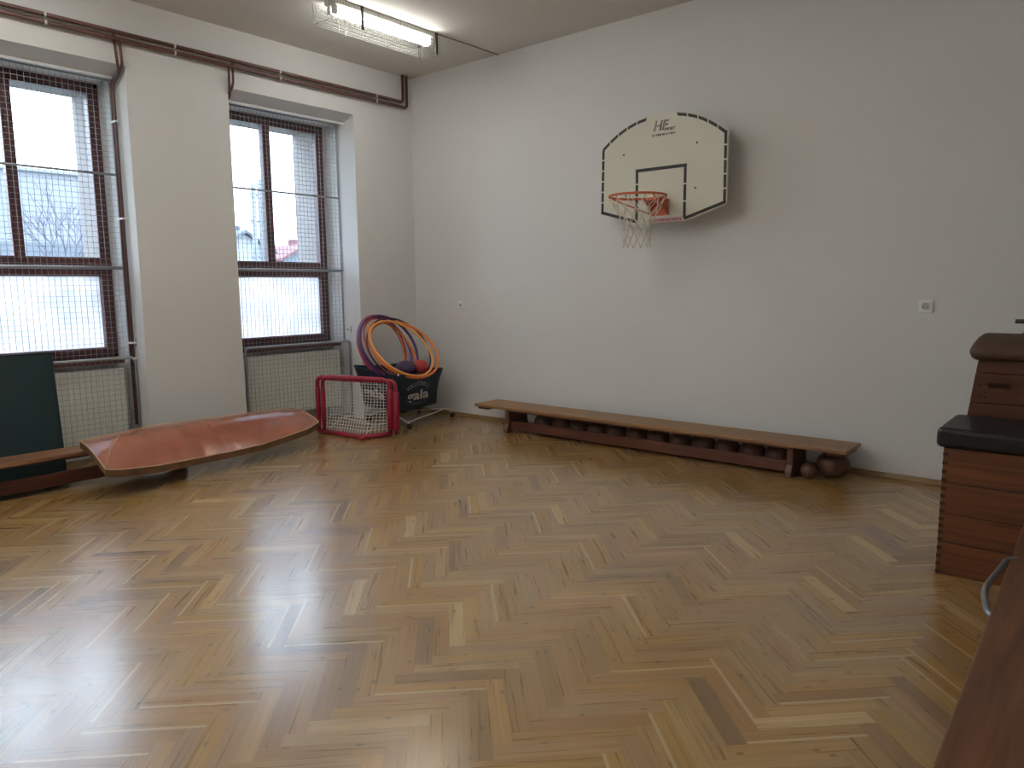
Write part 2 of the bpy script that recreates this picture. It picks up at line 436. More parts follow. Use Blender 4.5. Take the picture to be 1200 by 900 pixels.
# ------------------------------------------------------------------ windows
def window(n, y0, y1):
    o = MB()
    xf, xb = -.62, -.70
    z0, z1 = .95, 3.56
    fw = .055
    root = bpy.data.objects.new('window_%d' % n, None); COL.objects.link(root); root.location = (xf, (y0+y1)/2, z0); root['kind'] = 'structure'
    f = MB()
    f.box(xb, xf, y0, y0+fw+.01, z0, z1); f.box(xb, xf, y1-fw-.01, y1, z0, z1)
    f.box(xb, xf, y0, y1, z0, z0+.05); f.box(xb, xf, y0, y1, z1-.06, z1); f.box(xb, xf+.02, y0, y1, 1.785, 1.875)
    f.build('window_frame', M_frame, root, bevel=.006)
    # sashes
    yc = (y0+y1)/2
    def sash(a, b, c, d, w=.045, name='window_sash'):
        s = MB(); X0, X1 = xb+.012, xf-.012+.03
        s.box(X0, X1, a, a+w, c, d); s.box(X0, X1, b-w, b, c, d); s.box(X0, X1, a+w, b-w, c, c+w); s.box(X0, X1, a+w, b-w, d-w, d)
        return s.build(name, M_frame, root, bevel=.005)
    a, b = y0+fw+.01, y1-fw-.01
    sash(a, yc-.001, 1.875, z1-.06); sash(yc+.001, b, 1.875, z1-.06)
    MB().box(xf-.01, xf+.035, yc-.022, yc+.022, 1.88, z1-.065).build('mullion', M_frame, root, bevel=.006)
    sash(a, b, z0+.05, 1.785)
    MB().box(-.668, -.662, a+.04, yc-.04, 1.915, z1-.10).build('window_pane', M_glass, root)
    MB().box(-.668, -.662, yc+.04, b-.04, 1.915, z1-.10).build('window_pane', M_glass, root)
    MB().box(-.667, -.664, a+.04, b-.04, z0+.09, 1.745).build('frosted_pane', M_frost, root, label='frosted lower pane')
    sill = MB().box(-.62, -.30, y0+.01, y1-.07, .905, .945); sill.build('window_sill', M_frame, root, bevel=.008)
    # exterior reveal lining
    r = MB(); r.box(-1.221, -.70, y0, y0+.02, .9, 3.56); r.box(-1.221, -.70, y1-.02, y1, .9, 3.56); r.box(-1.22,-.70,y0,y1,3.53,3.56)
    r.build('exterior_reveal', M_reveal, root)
    s = MB().prism([(-1.26,.90),(-.70,.93),(-.70,.955),(-1.26,.925)], 'y', y0, y1); s.build('exterior_sill', M_roofg, root)
    # batten under the soffit
    MB().box(-.235, -.195, y0, y1, 3.525, 3.553).build('soffit_batten', M_white, root)
for i, (a, b) in enumerate(NICHES): window(i+1, a, b)

# ------------------------------------------------------------------ window guards (wire mesh cages)
def wire_panel(mb, x, y0, y1, z0, z1, step=.05, r=.0023, jitter=0):
    ny = round((y1-y0)/step); nz = round((z1-z0)/step)
    for i in range(1, ny):
        y = y0+(y1-y0)*i/ny
        mb.tube([(x, y, z0), (x, y, z1)], r, 4, caps=False)
    for i in range(1, nz):
        z = z0+(z1-z0)*i/nz
        mb.tube([(x+.003, y0, z), (x+.003, y1, z)], r, 4, caps=False)
def latch_part(root, x, y, z):
    m = MB(); m.box(x, x+.012, y-.008, y, z-.035, z+.04); m.box(x-.09, x, y-.006, y-.001, z-.004, z+.004); m.box(x-.06, x-.05, y-.012, y, z-.012, z+.012)
    m.build('latch', M_steel, root, label='small hook latch on the jamb')
def guard(y0, y1, label):
    x = -.33; z0, z1 = .955, 3.535; r = .011
    root = thing('window_guard', label, 'window guard', (x, (y0+y1)/2, z0))
    a, b = y0+.012, y1-.012
    MB().tube([(x,a,z0),(x,b,z0),(x,b,z1),(x,a,z1)], r, 8, closed=False).tube([(x,a,z1),(x,a,z0)], r, 8).build('guard_frame', M_steel, root, smooth=True)
    MB().tube([(x+.012,a,1.815),(x+.012,b,1.815)], .015, 8).build('crossbar', M_steel, root, smooth=True, label='thicker lower crossbar')
    MB().tube([(x+.012,a,2.68),(x+.012,b,2.68)], .010, 8).build('crossbar', M_steel, root, smooth=True)
    m = MB(); wire_panel(m, x, a, b, z0, z1); m.build('wire_mesh', M_wire, root)
    latch_part(root, -.20, y1, 1.10)
guard(*NICHES[0], 'tall grey wire mesh guard over the window nearest the corner')
guard(*NICHES[1], 'tall grey wire mesh guard over the window behind the green mat')

def rad_guard(y0, y1, label):
    x = -.20; z1 = .962; r = .015
    root = thing('radiator_guard', label, 'radiator guard', (x, (y0+y1)/2, 0))
    a, b = y0+.14, y1-.025
    MB().tube(arc_path([(x,a,0),(x,a,z1),(x,b,z1),(x,b,0)], .05), r, 8).build('guard_frame', M_steel, root, smooth=True)
    MB().tube([(x,a,.06),(x,b,.06)], .010, 8).build('bottom_rail', M_steel, root, smooth=True)
    m = MB(); wire_panel(m, x-.004, a, b, .07, z1, r=.0018); m.build('wire_mesh', M_wire, root)
    return root
rad_guard(*NICHES[0], 'waist-high steel wire guard before the radiator, behind the red goal')
rad_guard(*NICHES[1], 'waist-high steel wire guard before the radiator, beside the green mat')

def radiator(y0, y1, label):
    root = thing('radiator', label, 'radiator', (-.34, (y0+y1)/2, .16))
    m = MB()
    zt, zb = .845, .17
    # ribbed front panel: corrugated outline extruded in z
    n = int((y1-y0)/.0333); pts = []
    for i in range(n):
        t = y0+(y1-y0)*i/n; w = (y1-y0)/n
        pts += [(-.30, t), (-.30, t+w*.25), (-.288, t+w*.4), (-.288, t+w*.85)]
    poly = pts+[(-.30, y1), (-.315, y1), (-.315, y0)]
    m.prism(poly, 'z', zb, zt)
    m.build('front_panel', M_rad, root)
    MB().box(-.42, -.405, y0, y1, zb, zt).build('rear_panel', M_rad, root)
    MB().box(-.405, -.315, y0+.01, y1-.01, zb+.01, zt-.03).build('convector', M_raddark, root)
    g = MB(); g.box(-.42, -.285, y0-.004, y1+.004, zt-.002, zt+.012)
    g.build('top_grille', M_white, root, bevel=.004, label='white top grille')
    for ya in (y0-.006, y1+.001): MB().box(-.42, -.29, ya, ya+.005, zb, zt).build('side_cover', M_rad, root)
    for ya in (y0+.15, y1-.15): MB().tube([(-.36, ya, zb), (-.36, ya, 0)], .011, 8).build('feed_pipe', M_pipe2, root, smooth=True)
radiator(-2.36, -1.02, 'cream ribbed panel radiator under the window nearest the corner')
radiator(-4.93, -3.56, 'cream ribbed panel radiator beside the green mat, under its window')

# ------------------------------------------------------------------ heating pipes
hp = thing('heating_pipes', 'pair of red-brown heating pipes running high along the window wall', 'pipes', (.06, -4.5, 3.83))
PX = .055
MB().tube(arc_path([(PX,YB,3.868),(PX,-.178,3.868),(PX,-.178,H)], .05), .019, 10).build('supply_pipe', M_pipe, hp, smooth=True)
MB().tube(arc_path([(PX,YB,3.808),(PX,-.118,3.808),(PX,-.118,H)], .05), .019, 10).build('return_pipe', M_pipe, hp, smooth=True)
for y in (-.60, -1.90, -3.02, -4.1, -5.3, -6.8):
    c = MB()
    for z in (3.868, 3.808):
        c.tube([(PX,y-.008,z),(PX,y+.008,z)], .0235, 12)
    c.box(0, PX, y-.006, y+.006, 3.85, 3.86); c.build('pipe_clip', M_clip, hp, smooth=False, label='white pipe clip')
def drop(yj, s, z_hi, o=(.100,.055), mat=M_pipe):
    """pair of branch pipes into the niche; yj the jamb plane, s direction into the niche"""
    for k, (dy, xo) in enumerate(((.030, -.255), (.030, -.200))):
        y_out = yj - s*(.03 + .045*(1-k)) + s*.0
        y_in = yj + s*dy
        zt = 3.868 if k == 0 else 3.808
        path = [(PX+.0, yj+s*o[k], zt), (PX+.01, yj+s*(o[k]-.01), 3.62-.02*k), (-.03-.03*(1-k), yj+s*(.03+.01*k), 3.555-.02*k), (xo, y_in, 3.50-.03*k), (xo, y_in, .30)]
        MB().tube(arc_path(path, .07), .0125, 8).build('branch_pipe', M_pipe, hp, smooth=True)
    for z in (3.15, 2.27, 1.10, .95):
        c = MB(); c.box(-.275, -.18, yj, yj+s*.045, z-.008, z+.008); c.build('pipe_clip', M_clip, hp, label='white pipe clip')
drop(-3.464, -1, 0); drop(-2.47, 1, 0, (.035,-.008)); drop(-6.02, -1, 0)

# ------------------------------------------------------------------ ceiling light
lx0, lx1, ly0, ly1 = 1.20, 1.44, -2.22, -.95
cl = thing('ceiling_light', 'caged fluorescent ceiling light with glowing tubes near the window wall', 'light', ((lx0+lx1)/2, (ly0+ly1)/2, H))
MB().prism([(lx0+.10,H),(lx1-.0,H),(lx1-.0,H-.04),(lx1-.03,H-.06),(lx0+.13,H-.06),(lx0+.10,H-.04)], 'y', ly0, ly1).build('housing', M_housing, cl, bevel=.004)
for x in (1.335, 1.40):
    t = MB().tube([(x, ly0+.06, H-.095), (x, ly1-.06, H-.095)], .019, 12).build('fluorescent_tube', M_lamp, cl, smooth=True, label='glowing tube')
    for ya in (ly0+.02, ly1-.06): MB().box(x-.02, x+.02, ya, ya+.04, H-.12, H-.055).build('lamp_holder', M_white, t)
for (a, b) in ((ly0+.30, .0), (ly1-.015, 0)):
    for xa in (lx1+.002, lx0-.012): MB().box(xa, xa+.010, a, a+.028, H-.205, H).build('strap', M_strap, cl, label='dark hanging strap')
g = MB(); zb = H-.195
for k in range(7):
    x = lx0+(lx1-lx0)*k/6; g.tube([(x, ly0-.0, zb), (x, ly1+.07, zb)], .0016, 4)
for k in range(1, 6):
    z = zb+.18*k/6
    for x in (lx0, lx1): g.tube([(x, ly0-.05, z), (x, ly1+.05, z)], .0016, 4)
n = 44
for k in range(n+1):
    y = ly0-.05+(ly1-ly0+.10)*k/n
    g.tube([(lx0,y,H-.01),(lx0,y,zb),(lx1,y,zb),(lx1,y,H-.01)], .0014 if k % 9 else .003, 4)
g.build('wire_guard', M_steelc, cl, label='white wire basket')
c = MB().tube([(1.44,-.93,H-.006),(1.455,-.5,H-.005),(1.465,-.0,H-.006)], .005, 6).build('ceiling_cable', M_cable, smooth=True)
tag(c, 'thin grey cable on the ceiling from the light to the wall', 'cable')
# copies of the light, added out of view to brighten the hall
def copy_tree(o, parent=None, loc=None):
    c = o.copy(); COL.objects.link(c)
    if parent is not None:
        c.parent = parent; c.matrix_parent_inverse = o.matrix_parent_inverse.copy()
    if loc is not None: c.location = loc
    for ch in list(o.children): copy_tree(ch, c)
    return c

for x, y, rz, lab in ((1.32,-4.7,0,'added caged ceiling light out of view, second along the window wall'),
             (1.32,-7.6,0,'added caged ceiling light out of view, third along the window wall'),
             (3.4,-3.9,90,'added caged ceiling light out of view, in the middle of the hall'),
             (4.2,-6.4,90,'added caged ceiling light out of view, left of the camera place'),
             (1.32,-6.1,0,'added caged ceiling light out of view, between two others by the windows'),
             (3.4,-5.2,90,'added caged ceiling light out of view, in the second row of the hall'),
             (2.6,-8.6,90,'added caged ceiling light out of view, near the back wall'),
             (6.6,-7.9,90,'added caged ceiling light out of view, behind the camera place')):
    c_ = copy_tree(cl, loc=(x, y, H)); c_['label'] = lab; c_.rotation_euler = (0, 0, radians(rz))
# ------------------------------------------------------------------ left bench with mats
def bench(name, label, axis, length, w, h, mats, leg_in, rail_off, rail_face, origin, flip=1):
    """axis 'x': along x, front towards -y. origin = back-left corner on the floor"""
    ox, oy = origin; T, D, LG = mats
    root = thing(name, label, 'bench', (ox+(length/2 if axis=='x' else w/2), oy-(w/2 if axis=='x' else length/2), 0))
    def B(mb, a0, a1, b0, b1, z0, z1):
        # a along, b from back (0) to front (w)
        if axis == 'x': mb.box(ox+a0, ox+a1, oy-b1, oy-b0, z0, z1)
        else: mb.box(ox+b0, ox+b1, oy-a1, oy-a0, z0, z1)
        return mb
    B(MB(), 0, length, 0, w, h-.033, h).build('seat', T, root, bevel=.007)
    # edge strip under the front and back of the seat
    for bb_ in ((w-.055, w-.015), (.015, .055)): B(MB(), .45, length-.45, bb_[0], bb_[1], h-.048, h-.0335).build('apron', D, root, bevel=.003)
    for s in (0, 1):
        a = .02 if s == 0 else length-.17
        B(MB(), a, a+.15, .03, w-.04, h-.062, h-.034).build('end_batten', D, root, bevel=.004)
    for s in (0, 1):
        a = leg_in if s == 0 else length-leg_in-.055
        lm = MB()
        # leg board: waisted panel across the bench with foot
        prof = [(.0,0),(.09,0),(.105,.028),(w-.105,.028),(w-.09,0),(w,0),(w-.004,.045),(w-.035,.10),(w-.04,h-.034),(.04,h-.034),(.035,.10),(.004,.045)]
        if axis == 'x': lm.prism([(oy-p[0], p[1]) for p in prof], 'x', ox+a, ox+a+.055)
        else: lm.prism([(ox+p[0], p[1]) for p in prof], 'y', oy-a-.055, oy-a)
        lm.build('leg', LG, root, bevel=.005)
    B(MB(), leg_in+.056, length-leg_in-.056, w-rail_off-.04, w-rail_off, rail_face[0], rail_face[1]).build('rail', D, root, bevel=.004)
    return root
bench('gym_bench', 'long low wooden bench against the wall under the basketball hoop', 'x', 4.02, .40, .288,
      (M_bench, M_benchd, M_benchleg), .43, .075, (.030,.125), (1.47, -.095))
bench('gym_bench', 'long low wooden bench in front of the standing green mat, along the windows', 'y', 4.0, .285, .300,
      (M_benchy, M_benchyd, M_benchleg), .43, .045, (.045,.150), (.365, -3.02))

# medicine balls under the right bench
def med_ball(x, y, r, label, group=None, rot=0, sz=.985):
    m = MB(); m.ball((0,0,0), r, 24, 14, sz)
    o = m.build('medicine_ball', M_med, smooth=True)
    o.location = (x, y, r*sz); o.rotation_euler = (rot*.7, 0.0, rot)
    o.rotation_euler = (0, 0, rot)
    s = MB()
    for k in range(4):
        a = pi*k/4
        s.tube([(cos(a)*cos(t)*(r+.0005), sin(a)*cos(t)*(r+.0005), sin(t)*(r*sz+.0005)) for t in [2*pi*i/28 for i in range(28)]], .0018, 4, closed=True)
    so = s.build('seam', M_medseam); so.parent = o
    tag(o, label, 'ball', group)
    return o
proto = None
for k in range(12):
    x = 2.27+.2345*k
    lab = 'dark brown leather medicine ball in the row under the long bench'
    if proto is None:
        proto = med_ball(x, -.222, .1155, lab, 'medicine balls lined up under the bench')
    else:
        c = proto.copy(); COL.objects.link(c); c.location = (x, -.222+random.uniform(-.004,.004), proto.location.z)
        c.rotation_euler = (0, 0, random.uniform(0, 3))
        for ch in proto.children:
            d = ch.copy(); COL.objects.link(d); d.parent = c
    if k == 0: proto['label'] = 'leftmost dark leather medicine ball under the long bench'; 
names = ['leftmost', 'second from the left', 'third from the left', 'fourth from the left', 'fifth from the left', 'sixth from the left',
         'sixth from the right', 'fifth from the right', 'fourth from the right', 'third from the right', 'second from the right', 'rightmost']
balls = sorted([o for o in bpy.data.objects if o.name.startswith('medicine_ball')], key=lambda o: o.location.x)
for o, nme in zip(balls, names):
    o['label'] = 'dark leather medicine ball, %s of the row behind the bench rail' % nme
med_ball(5.315, -.235, .130, 'large dark medicine ball under the right overhang of the long bench', rot=.4, sz=.84)
med_ball(5.175, -.40, .066, 'small brown ball on the floor outside the right bench leg', rot=1.1)

# ------------------------------------------------------------------ green mat (standing)
def lerp(a, b, t): return a+(b-a)*t
gm = thing('green_mat', 'dark green vinyl gym mat standing upright behind the left bench', 'mat', (.25, -5.3, 0))
m = MB(); y0, y1 = -6.35, -4.30
x0, x1, zt = .30, .13, 1.085
m.quad_box([(x0-.06,y0,0),(x0,y0,0),(x0,y1-.02,0),(x0-.06,y1-.02,0),(x1-.06,y0,zt-.01),(x1,y0,zt),(x1,y1,zt),(x1-.06,y1,zt-.01)])
m.build('cover', M_gmat, gm, bevel=.014, seg=3)
s = MB(); e = .008
s.tube([(x0+.002,y1-.022,.01),(x1+.002,y1-.002,zt-.004)], .005, 6).tube([(x1+.002,y1,zt-.003),(x1+.002,y0,zt-.003)], .005, 6)
s.build('piping', M_gmat, gm, smooth=True)

# ------------------------------------------------------------------ orange mat (lying over the bench end)
Bk = [(0,.587,-4.301,.378),(.19,.560,-3.915,.398),(.31,.50,-3.682,.402),(.50,.478,-3.257,.393),(.76,.445,-2.717,.38),(.96,.425,-2.25,.362),(1,.43,-2.19,.36)]
Fr = [(0,1.281,-4.38,.265),(.08,1.262,-4.26,.235),(.25,1.165,-3.91,.190),(.44,1.075,-3.485,.170),(.57,1.055,-3.18,.168),(.70,1.045,-2.90,.178),(.93,.955,-2.36,.226),(1,.855,-2.165,.255)]
def interp(T, t):
    for i in range(len(T)-1):
        if T[i][0] <= t <= T[i+1][0]+1e-9:
            u = (t-T[i][0])/(T[i+1][0]-T[i][0])
            return Vector([lerp(T[i][k], T[i+1][k], u) for k in (1,2,3)])
    return Vector(T[-1][1:])
TH = .058
def mat_pt(u, v):   # u along (0 left .. 1 right), v across (0 back .. 1 front), top surface
    b, f = interp(Bk, u), interp(Fr, u)
    p = b.lerp(f, v)
    droop = (b.z-f.z)
    p.z = b.z - .004 - droop*(v**1.9) + .026*sin(pi*v**.85)*min(1, 7*min(u, 1-u)+.15)
    for (u0, w_, a_, sl) in ((.10,.012,.006,.10),(.33,.010,-.006,.03),(.37,.012,.007,.05),(.52,.010,-.006,.02),(.56,.014,.006,.06),(.70,.010,-.006,-.05),(.78,.012,.007,-.12),(.86,.010,-.007,-.16),(.93,.012,.005,-.10)):
        p.z += a_*math.exp(-((u-u0-sl*(v-.5))/w_)**2)*(v**1.2)*(1-v**6)
    return p
om = thing('orange_mat', 'orange vinyl gym mat lying tilted over the end of the left bench', 'mat', (.9, -3.2, 0))
nu, nv = 150, 24
m = MB(); m.grid(lambda u, v: mat_pt(u, v), nu, nv)
cov = m.build('top_cover', M_omat, om, smooth=True)
m = MB()
def bot(u, v):
    p = mat_pt(u, v).copy(); p.z -= TH
    if v < .6: p.z = min(p.z, 99)
    return p
m.grid(lambda u, v: bot(u, v), nu, nv)
for (P, Q) in ((lambda t: mat_pt(t,1), lambda t: bot(t,1)), (lambda t: mat_pt(t,0), lambda t: bot(t,0)), (lambda t: mat_pt(0,t), lambda t: bot(0,t)), (lambda t: mat_pt(1,t), lambda t: bot(1,t))):
    m.grid(lambda u, v, P=P, Q=Q: P(u).lerp(Q(u), v), 40, 2)
m.build('side_wall', M_omside, om, smooth=False, label='tan canvas edge')
m = MB()
loop = [mat_pt(i/40, 1) for i in range(41)]+[mat_pt(1, 1-i/14) for i in range(1, 15)]+[mat_pt(1-i/40, 0) for i in range(1, 41)]+[mat_pt(0, i/14) for i in range(1, 14)]
m.tube(loop, .0055, 6, closed=True); m.build('piping', M_piping, om, smooth=True)
# light crease lines (folds) pressed in the cover
m = MB()
def crease(a, b, r=.003):
    m.tube([mat_pt(lerp(a[0],b[0],k/10), lerp(a[1],b[1],k/10))+Vector((0,0,.0005)) for k in range(11)], [r*.25+r*sin(pi*k/10) for k in range(11)], 5)
crease((.015,.93),(.145,.22),.005)
m.build('welt', M_piping, om, smooth=True)

# ------------------------------------------------------------------ goal
D = Vector((.28,-1.76,.028)); Cc = Vector((1.07,-1.40,.028)); Bq = Vector((.965,-1.69,.028))
gl = thing('floorball_goal', 'small red goal with white net in front of the blue ball cart', 'goal', (.75,-1.55,0))
up = Vector((0,0,1)); htD, htC = .635, .615
dirDC = (Cc-D).normalized(); off = Vector((.085,-.02,0))
def upright(d0, c0, hd, hc, r):
    return arc_path([d0, d0+up*hd, c0+up*hc, c0], .07, 6), r
p, r = upright(D, Cc, htD-.03, htC-.03, .024)
MB().tube(p, r, 12).build('front_frame', M_red, gl, smooth=True)
p, r = upright(D+Vector((.08,.01,0)), Cc+Vector((.055,.035,0)), htD-.035, htC-.035, .022)
MB().tube(p, r, 12).build('folding_frame', M_red, gl, smooth=True)
tp = arc_path([D, D+up*(htD-.03), Cc+up*(htC-.03), Cc], .07, 6)
d2 = (D+up*(htD-.03)).lerp(Cc+up*(htC-.03), .13); c2 = (D+up*(htD-.03)).lerp(Cc+up*(htC-.03), .93)
MB().tube([d2, d2.lerp(c2,.03), d2.lerp(c2,.97), c2], [.024,.034,.033,.026], 14).build('crossbar_padding', M_red, gl, smooth=True)
def pad(a, b, r=.033):
    return MB().tube([a, a.lerp(b,.03), a.lerp(b,.97), b], [r*.7, r, r, r*.7], 14)
pad(Cc+up*.05, Cc+up*(htC-.13), .038).build('post_padding', M_red, gl, smooth=True)
pad(Cc+Vector((.055,.035,.04)), Cc+Vector((.055,.035,htC-.15)), .036).build('post_padding', M_red, gl, smooth=True)
pad(D+up*.05, D+up*(htD-.15), .028).build('post_padding', M_red, gl, smooth=True)
pad(D+Vector((.08,.01,.05)), D+Vector((.08,.01,htD-.15)), .026).build('post_padding', M_red, gl, smooth=True)
MB().tube(arc_path([D, Bq], .05), .026, 12).build('base_bar', M_red, gl, smooth=True)
MB().tube([Bq, Cc], .024, 12).build('base_bar', M_red, gl, smooth=True)
MB().tube([Bq+Vector((-.05,-.01,.004)), Bq+Vector((.03,-.01,.004))], .031, 12).build('end_cap', M_red, gl, smooth=True)
# net
m = MB()
def netp(s, t):     # s 0..1 D..C , t 0 top .. 1 bottom
    a = (D+up*(htD-.05)).lerp(Cc+up*(htC-.05), s)
    if s < .72: b = D.lerp(Bq, s/.72)
    else: b = Bq.lerp(Cc, (s-.72)/.28)
    b = b+up*.03
    p = a.lerp(b, t)
    sag = sin(pi*t)*sin(pi*s)
    p += Vector((-.05,.09,0))*sag*.8
    return p
NS, NT = 24, 17
for i in range(NS+1):
    s = i/NS; m.tube([netp(s, k/14) for k in range(15)], .0030, 4, caps=False)
for j in range(1, NT):
    t = j/NT; m.tube([netp(k/36, t) for k in range(37)], .0030, 4, caps=False)
m.build('net', M_net, gl, label='white square-mesh net')
m = MB()
q1 = Vector((.42,-1.55,.16)); q2 = Vector((.92,-1.48,.12))
m.tube([q1, q2], .006, 6).tube([q1, q1+Vector((.22,.22,.04))], .0055, 6).tube([q1, D+Vector((.1,.05,.02))], .004, 6).tube([q2, Cc+Vector((0,-.02,.13))], .0055, 6).tube([q2, Bq+Vector((-.02,.05,.03))], .0055, 6)
m.build('tension_cord', M_cord, gl, smooth=True)

# ------------------------------------------------------------------ ball cart
ct = thing('ball_cart', 'blue fabric ball cart on white legs standing in the room corner', 'cart', (.5,-.72,0))
Lc = Vector((.10,-1.11,.69)); Nc = Vector((.95,-1.165,.635)); Rc = Vector((.815,-.345,.635)); Kc = Vector((.10,-.33,.66))
Bn = [Vector((.17,-1.03,.21)), Vector((.875,-1.07,.20)), Vector((.78,-.43,.22)), Vector((.16,-.42,.22))]
topc = [Lc, Nc, Rc, Kc]
m = MB()
for i in range(4):
    a, b, c_, d_ = topc[i], topc[(i+1)%4], Bn[(i+1)%4], Bn[i]
    def P(u, v, a=a, b=b, c_=c_, d_=d_):
        t = a.lerp(b, u); bt = d_.lerp(c_, u)
        p = t.lerp(bt, v)
        p.z -= .022*sin(pi*u)*(1-v)
        cen = Vector((.48,-.75,p.z)); out = (p-cen).normalized()
        p -= out*.02*sin(pi*v)*(1 if u*(1-u) < .02 else .3)
        return p
    m.grid(P, 14, 10)
m.grid(lambda u, v: Bn[0].lerp(Bn[1], u).lerp(Bn[3].lerp(Bn[2], u), v), 6, 6)
fab = m.build('fabric_bag', M_blue, ct, smooth=True)
so = fab.modifiers.new('thick', 'SOLIDIFY'); so.thickness = .006; so.offset = -1
m = MB()
for i in range(4):
    a, b = topc[i], topc[(i+1)%4]
    m.tube([a.lerp(b, k/10)-Vector((0,0,.022*sin(pi*k/10))) for k in range(11)], .009, 8)
m.build('rim_hem', M_blue, ct, smooth=True)
for i, cpt in enumerate(topc):
    MB().ball(tuple(cpt+Vector((0,0,.004))), .013, 10, 6).build('corner_cap', M_tube, ct, smooth=True)
# legs: crossed curved tubes with wheels
def leg(a, b, c_):
    MB().tube(arc_path([a, b, c_], .10, 6), .011, 8).build('leg', M_tube, ct, smooth=True)
W1 = Vector((.775,-.15,.055)); W2 = Vector((.93,-1.00,.055)); W3 = Vector((.15,-.95,.055)); W4 = Vector((.17,-.15,.055))
leg(Vector((.50,-.62,.12)), Vector((.76,-.22,.12)), W1+Vector((0,0,.01)))
leg(Vector((.40,-.80,.13)), Vector((.80,-1.02,.12)), W2+Vector((0,0,.01)))
leg(Vector((.50,-.62,.12)), Vector((.22,-.90,.12)), W3+Vector((0,0,.01)))
leg(Vector((.50,-.66,.14)), Vector((.25,-.22,.12)), W4+Vector((0,0,.01)))
MB().tube([Vector((.87,-1.0,.07)), Vector((.80,-.55,.10)), Vector((.74,-.28,.115))], .008, 8).build('brace', M_tube, ct, smooth=True)
for ux, uy in ((.40,-.80), (.50,-.62)):
    MB().tube([(ux,uy,.13),(ux,uy,.205)], .011, 8).build('upright', M_tube, ct, smooth=True)
for wpt in (W1, W2, W3, W4):
    MB().lathe([(.014,-.014),(.030,-.012),(.034,-.006),(.034,.006),(.030,.012),(.014,.014)], (wpt.x, wpt.y, .034), 16, axis='x').build('caster_wheel', M_black, ct, smooth=True)

def text_mesh(body, size, extrude=.0008, outline=0, bold=0, shear=0):
    cu = bpy.data.curves.new('t', 'FONT'); cu.body = body; cu.size = size; cu.align_x = 'CENTER'; cu.align_y = 'CENTER'
    cu.extrude = extrude; cu.offset = bold; cu.shear = shear; cu.resolution_u = 3
    if outline: cu.fill_mode = 'NONE'; cu.bevel_depth = outline; cu.bevel_resolution = 0; cu.extrude = 0
    o = bpy.data.objects.new('t', cu); COL.objects.link(o)
    bpy.context.view_layer.update()
    dg = bpy.context.evaluated_depsgraph_get()
    me = bpy.data.meshes.new_from_object(o.evaluated_get(dg)); bpy.data.objects.remove(o)
    return me
def put_text(name, me, mat, M4, parent, label=None):
    me.transform(M4); me.materials.clear(); me.materials.append(mat)
    o = bpy.data.objects.new(name, me); COL.objects.link(o); me.name = name
    o.parent = parent; o.matrix_parent_inverse = parent_world(parent).inverted()
    if label: o['label'] = label
    return o
def frame_from(o, xdir, ydir):
    x = Vector(xdir).normalized(); z = x.cross(Vector(ydir)).normalized(); y = z.cross(x)
    return Matrix.Translation(Vector(o)) @ Matrix((x, y, z)).transposed().to_4x4()
def lettering(a, b, c_, d_, us):
    """a,b top corners, c_ bottom right, d_ bottom left (seen from outside)"""
    x = (b-a).normalized(); y = ((a+b)/2-(c_+d_)/2).normalized(); n = x.cross(y).normalized()
    mid = (a+b+c_+d_)/4
    def at(dx, dz): return mid + x*dx + y*dz + n*.012
    put_text('lettering', text_mesh('gala', .155, bold=.003), M_print, frame_from(at(us,-.055), x, y) @ Matrix.Diagonal((1.7,1,1,1)), ct, 'pale printed word')
    w = 'VOLLEYBALL'
    for i, ch in enumerate(w):
        t = (i-(len(w)-1)/2)/(len(w)-1)*2
        ang = -t*.55
        o = at(us+.19*t, .085-.05*t*t)
        xr = x*cos(ang)+y*sin(ang); yr = -x*sin(ang)+y*cos(ang)
        put_text('arched_letter', text_mesh(ch, .07), M_printdim, frame_from(o, xr, yr), ct)
    for i, ch in enumerate('SPORT'):
        t = (i-2)/2
        put_text('arched_letter', text_mesh(ch, .035), M_printdim, frame_from(at(us+.12*t, -.155+.015*t*t), x, y), ct)
lettering(Nc, Rc, Bn[2], Bn[1], -.05)
lettering(Lc, Nc, Bn[1], Bn[0], -.10)

# balls heaped in the cart
def soft_ball(name, c, r, mat, label, cat='ball', sz=1.0):
    o = MB().ball((0,0,0), r, 24, 14, sz).build(name, mat, smooth=True); o.location = c
    return tag(o, label, cat)
soft_ball('foam_ball', (.64,-.78,.655), .125, M_ballp, 'dark purple ball among the hoops in the blue cart', sz=.8)
soft_ball('playground_ball', (.70,-.60,.66), .095, M_ballr, 'red ball in the blue cart, right of the purple ball')
soft_ball('playground_ball', (.36,-.75,.45), .17, M_ballp, 'large dark ball lying deep inside the blue cart')
soft_ball('playground_ball', (.62,-.70,.38), .15, M_ballr, 'red ball hidden low in the blue cart')

# hula hoops
def hoop(c, r, n, mat, label, tr=.014):
    c = Vector(c); n = Vector(n).normalized(); u = n.orthogonal().normalized(); w = n.cross(u)
    m = MB(); m.tube([(u*cos(a)+w*sin(a))*r for a in [2*pi*i/64 for i in range(64)]], tr, 8, closed=True)
    o = m.build('hula_hoop', mat, smooth=True); o.location = c
    tag(o, label, 'hula hoop', 'hula hoops in the ball cart')
    return o
hoop((.668,-.812,.894), .433, (.712,-.079,.698), M_hoop_or, 'orange hula hoop leaning furthest right out of the blue cart', .016)
hoop((.682,-.863,.908), .414, (.732,.033,.681), M_hoop_or2, 'light orange hula hoop at the very front of the bundle in the cart')
hoop((.525,-.918,.920), .408, (.875,.032,.483), M_hoop_pu, 'dark purple hula hoop, topmost of the bundle in the cart', .017)
hoop((.440,-.905,.900), .405, (.889,.11,.445), M_hoop_vi, 'bright violet hula hoop left of the middle of the bundle')
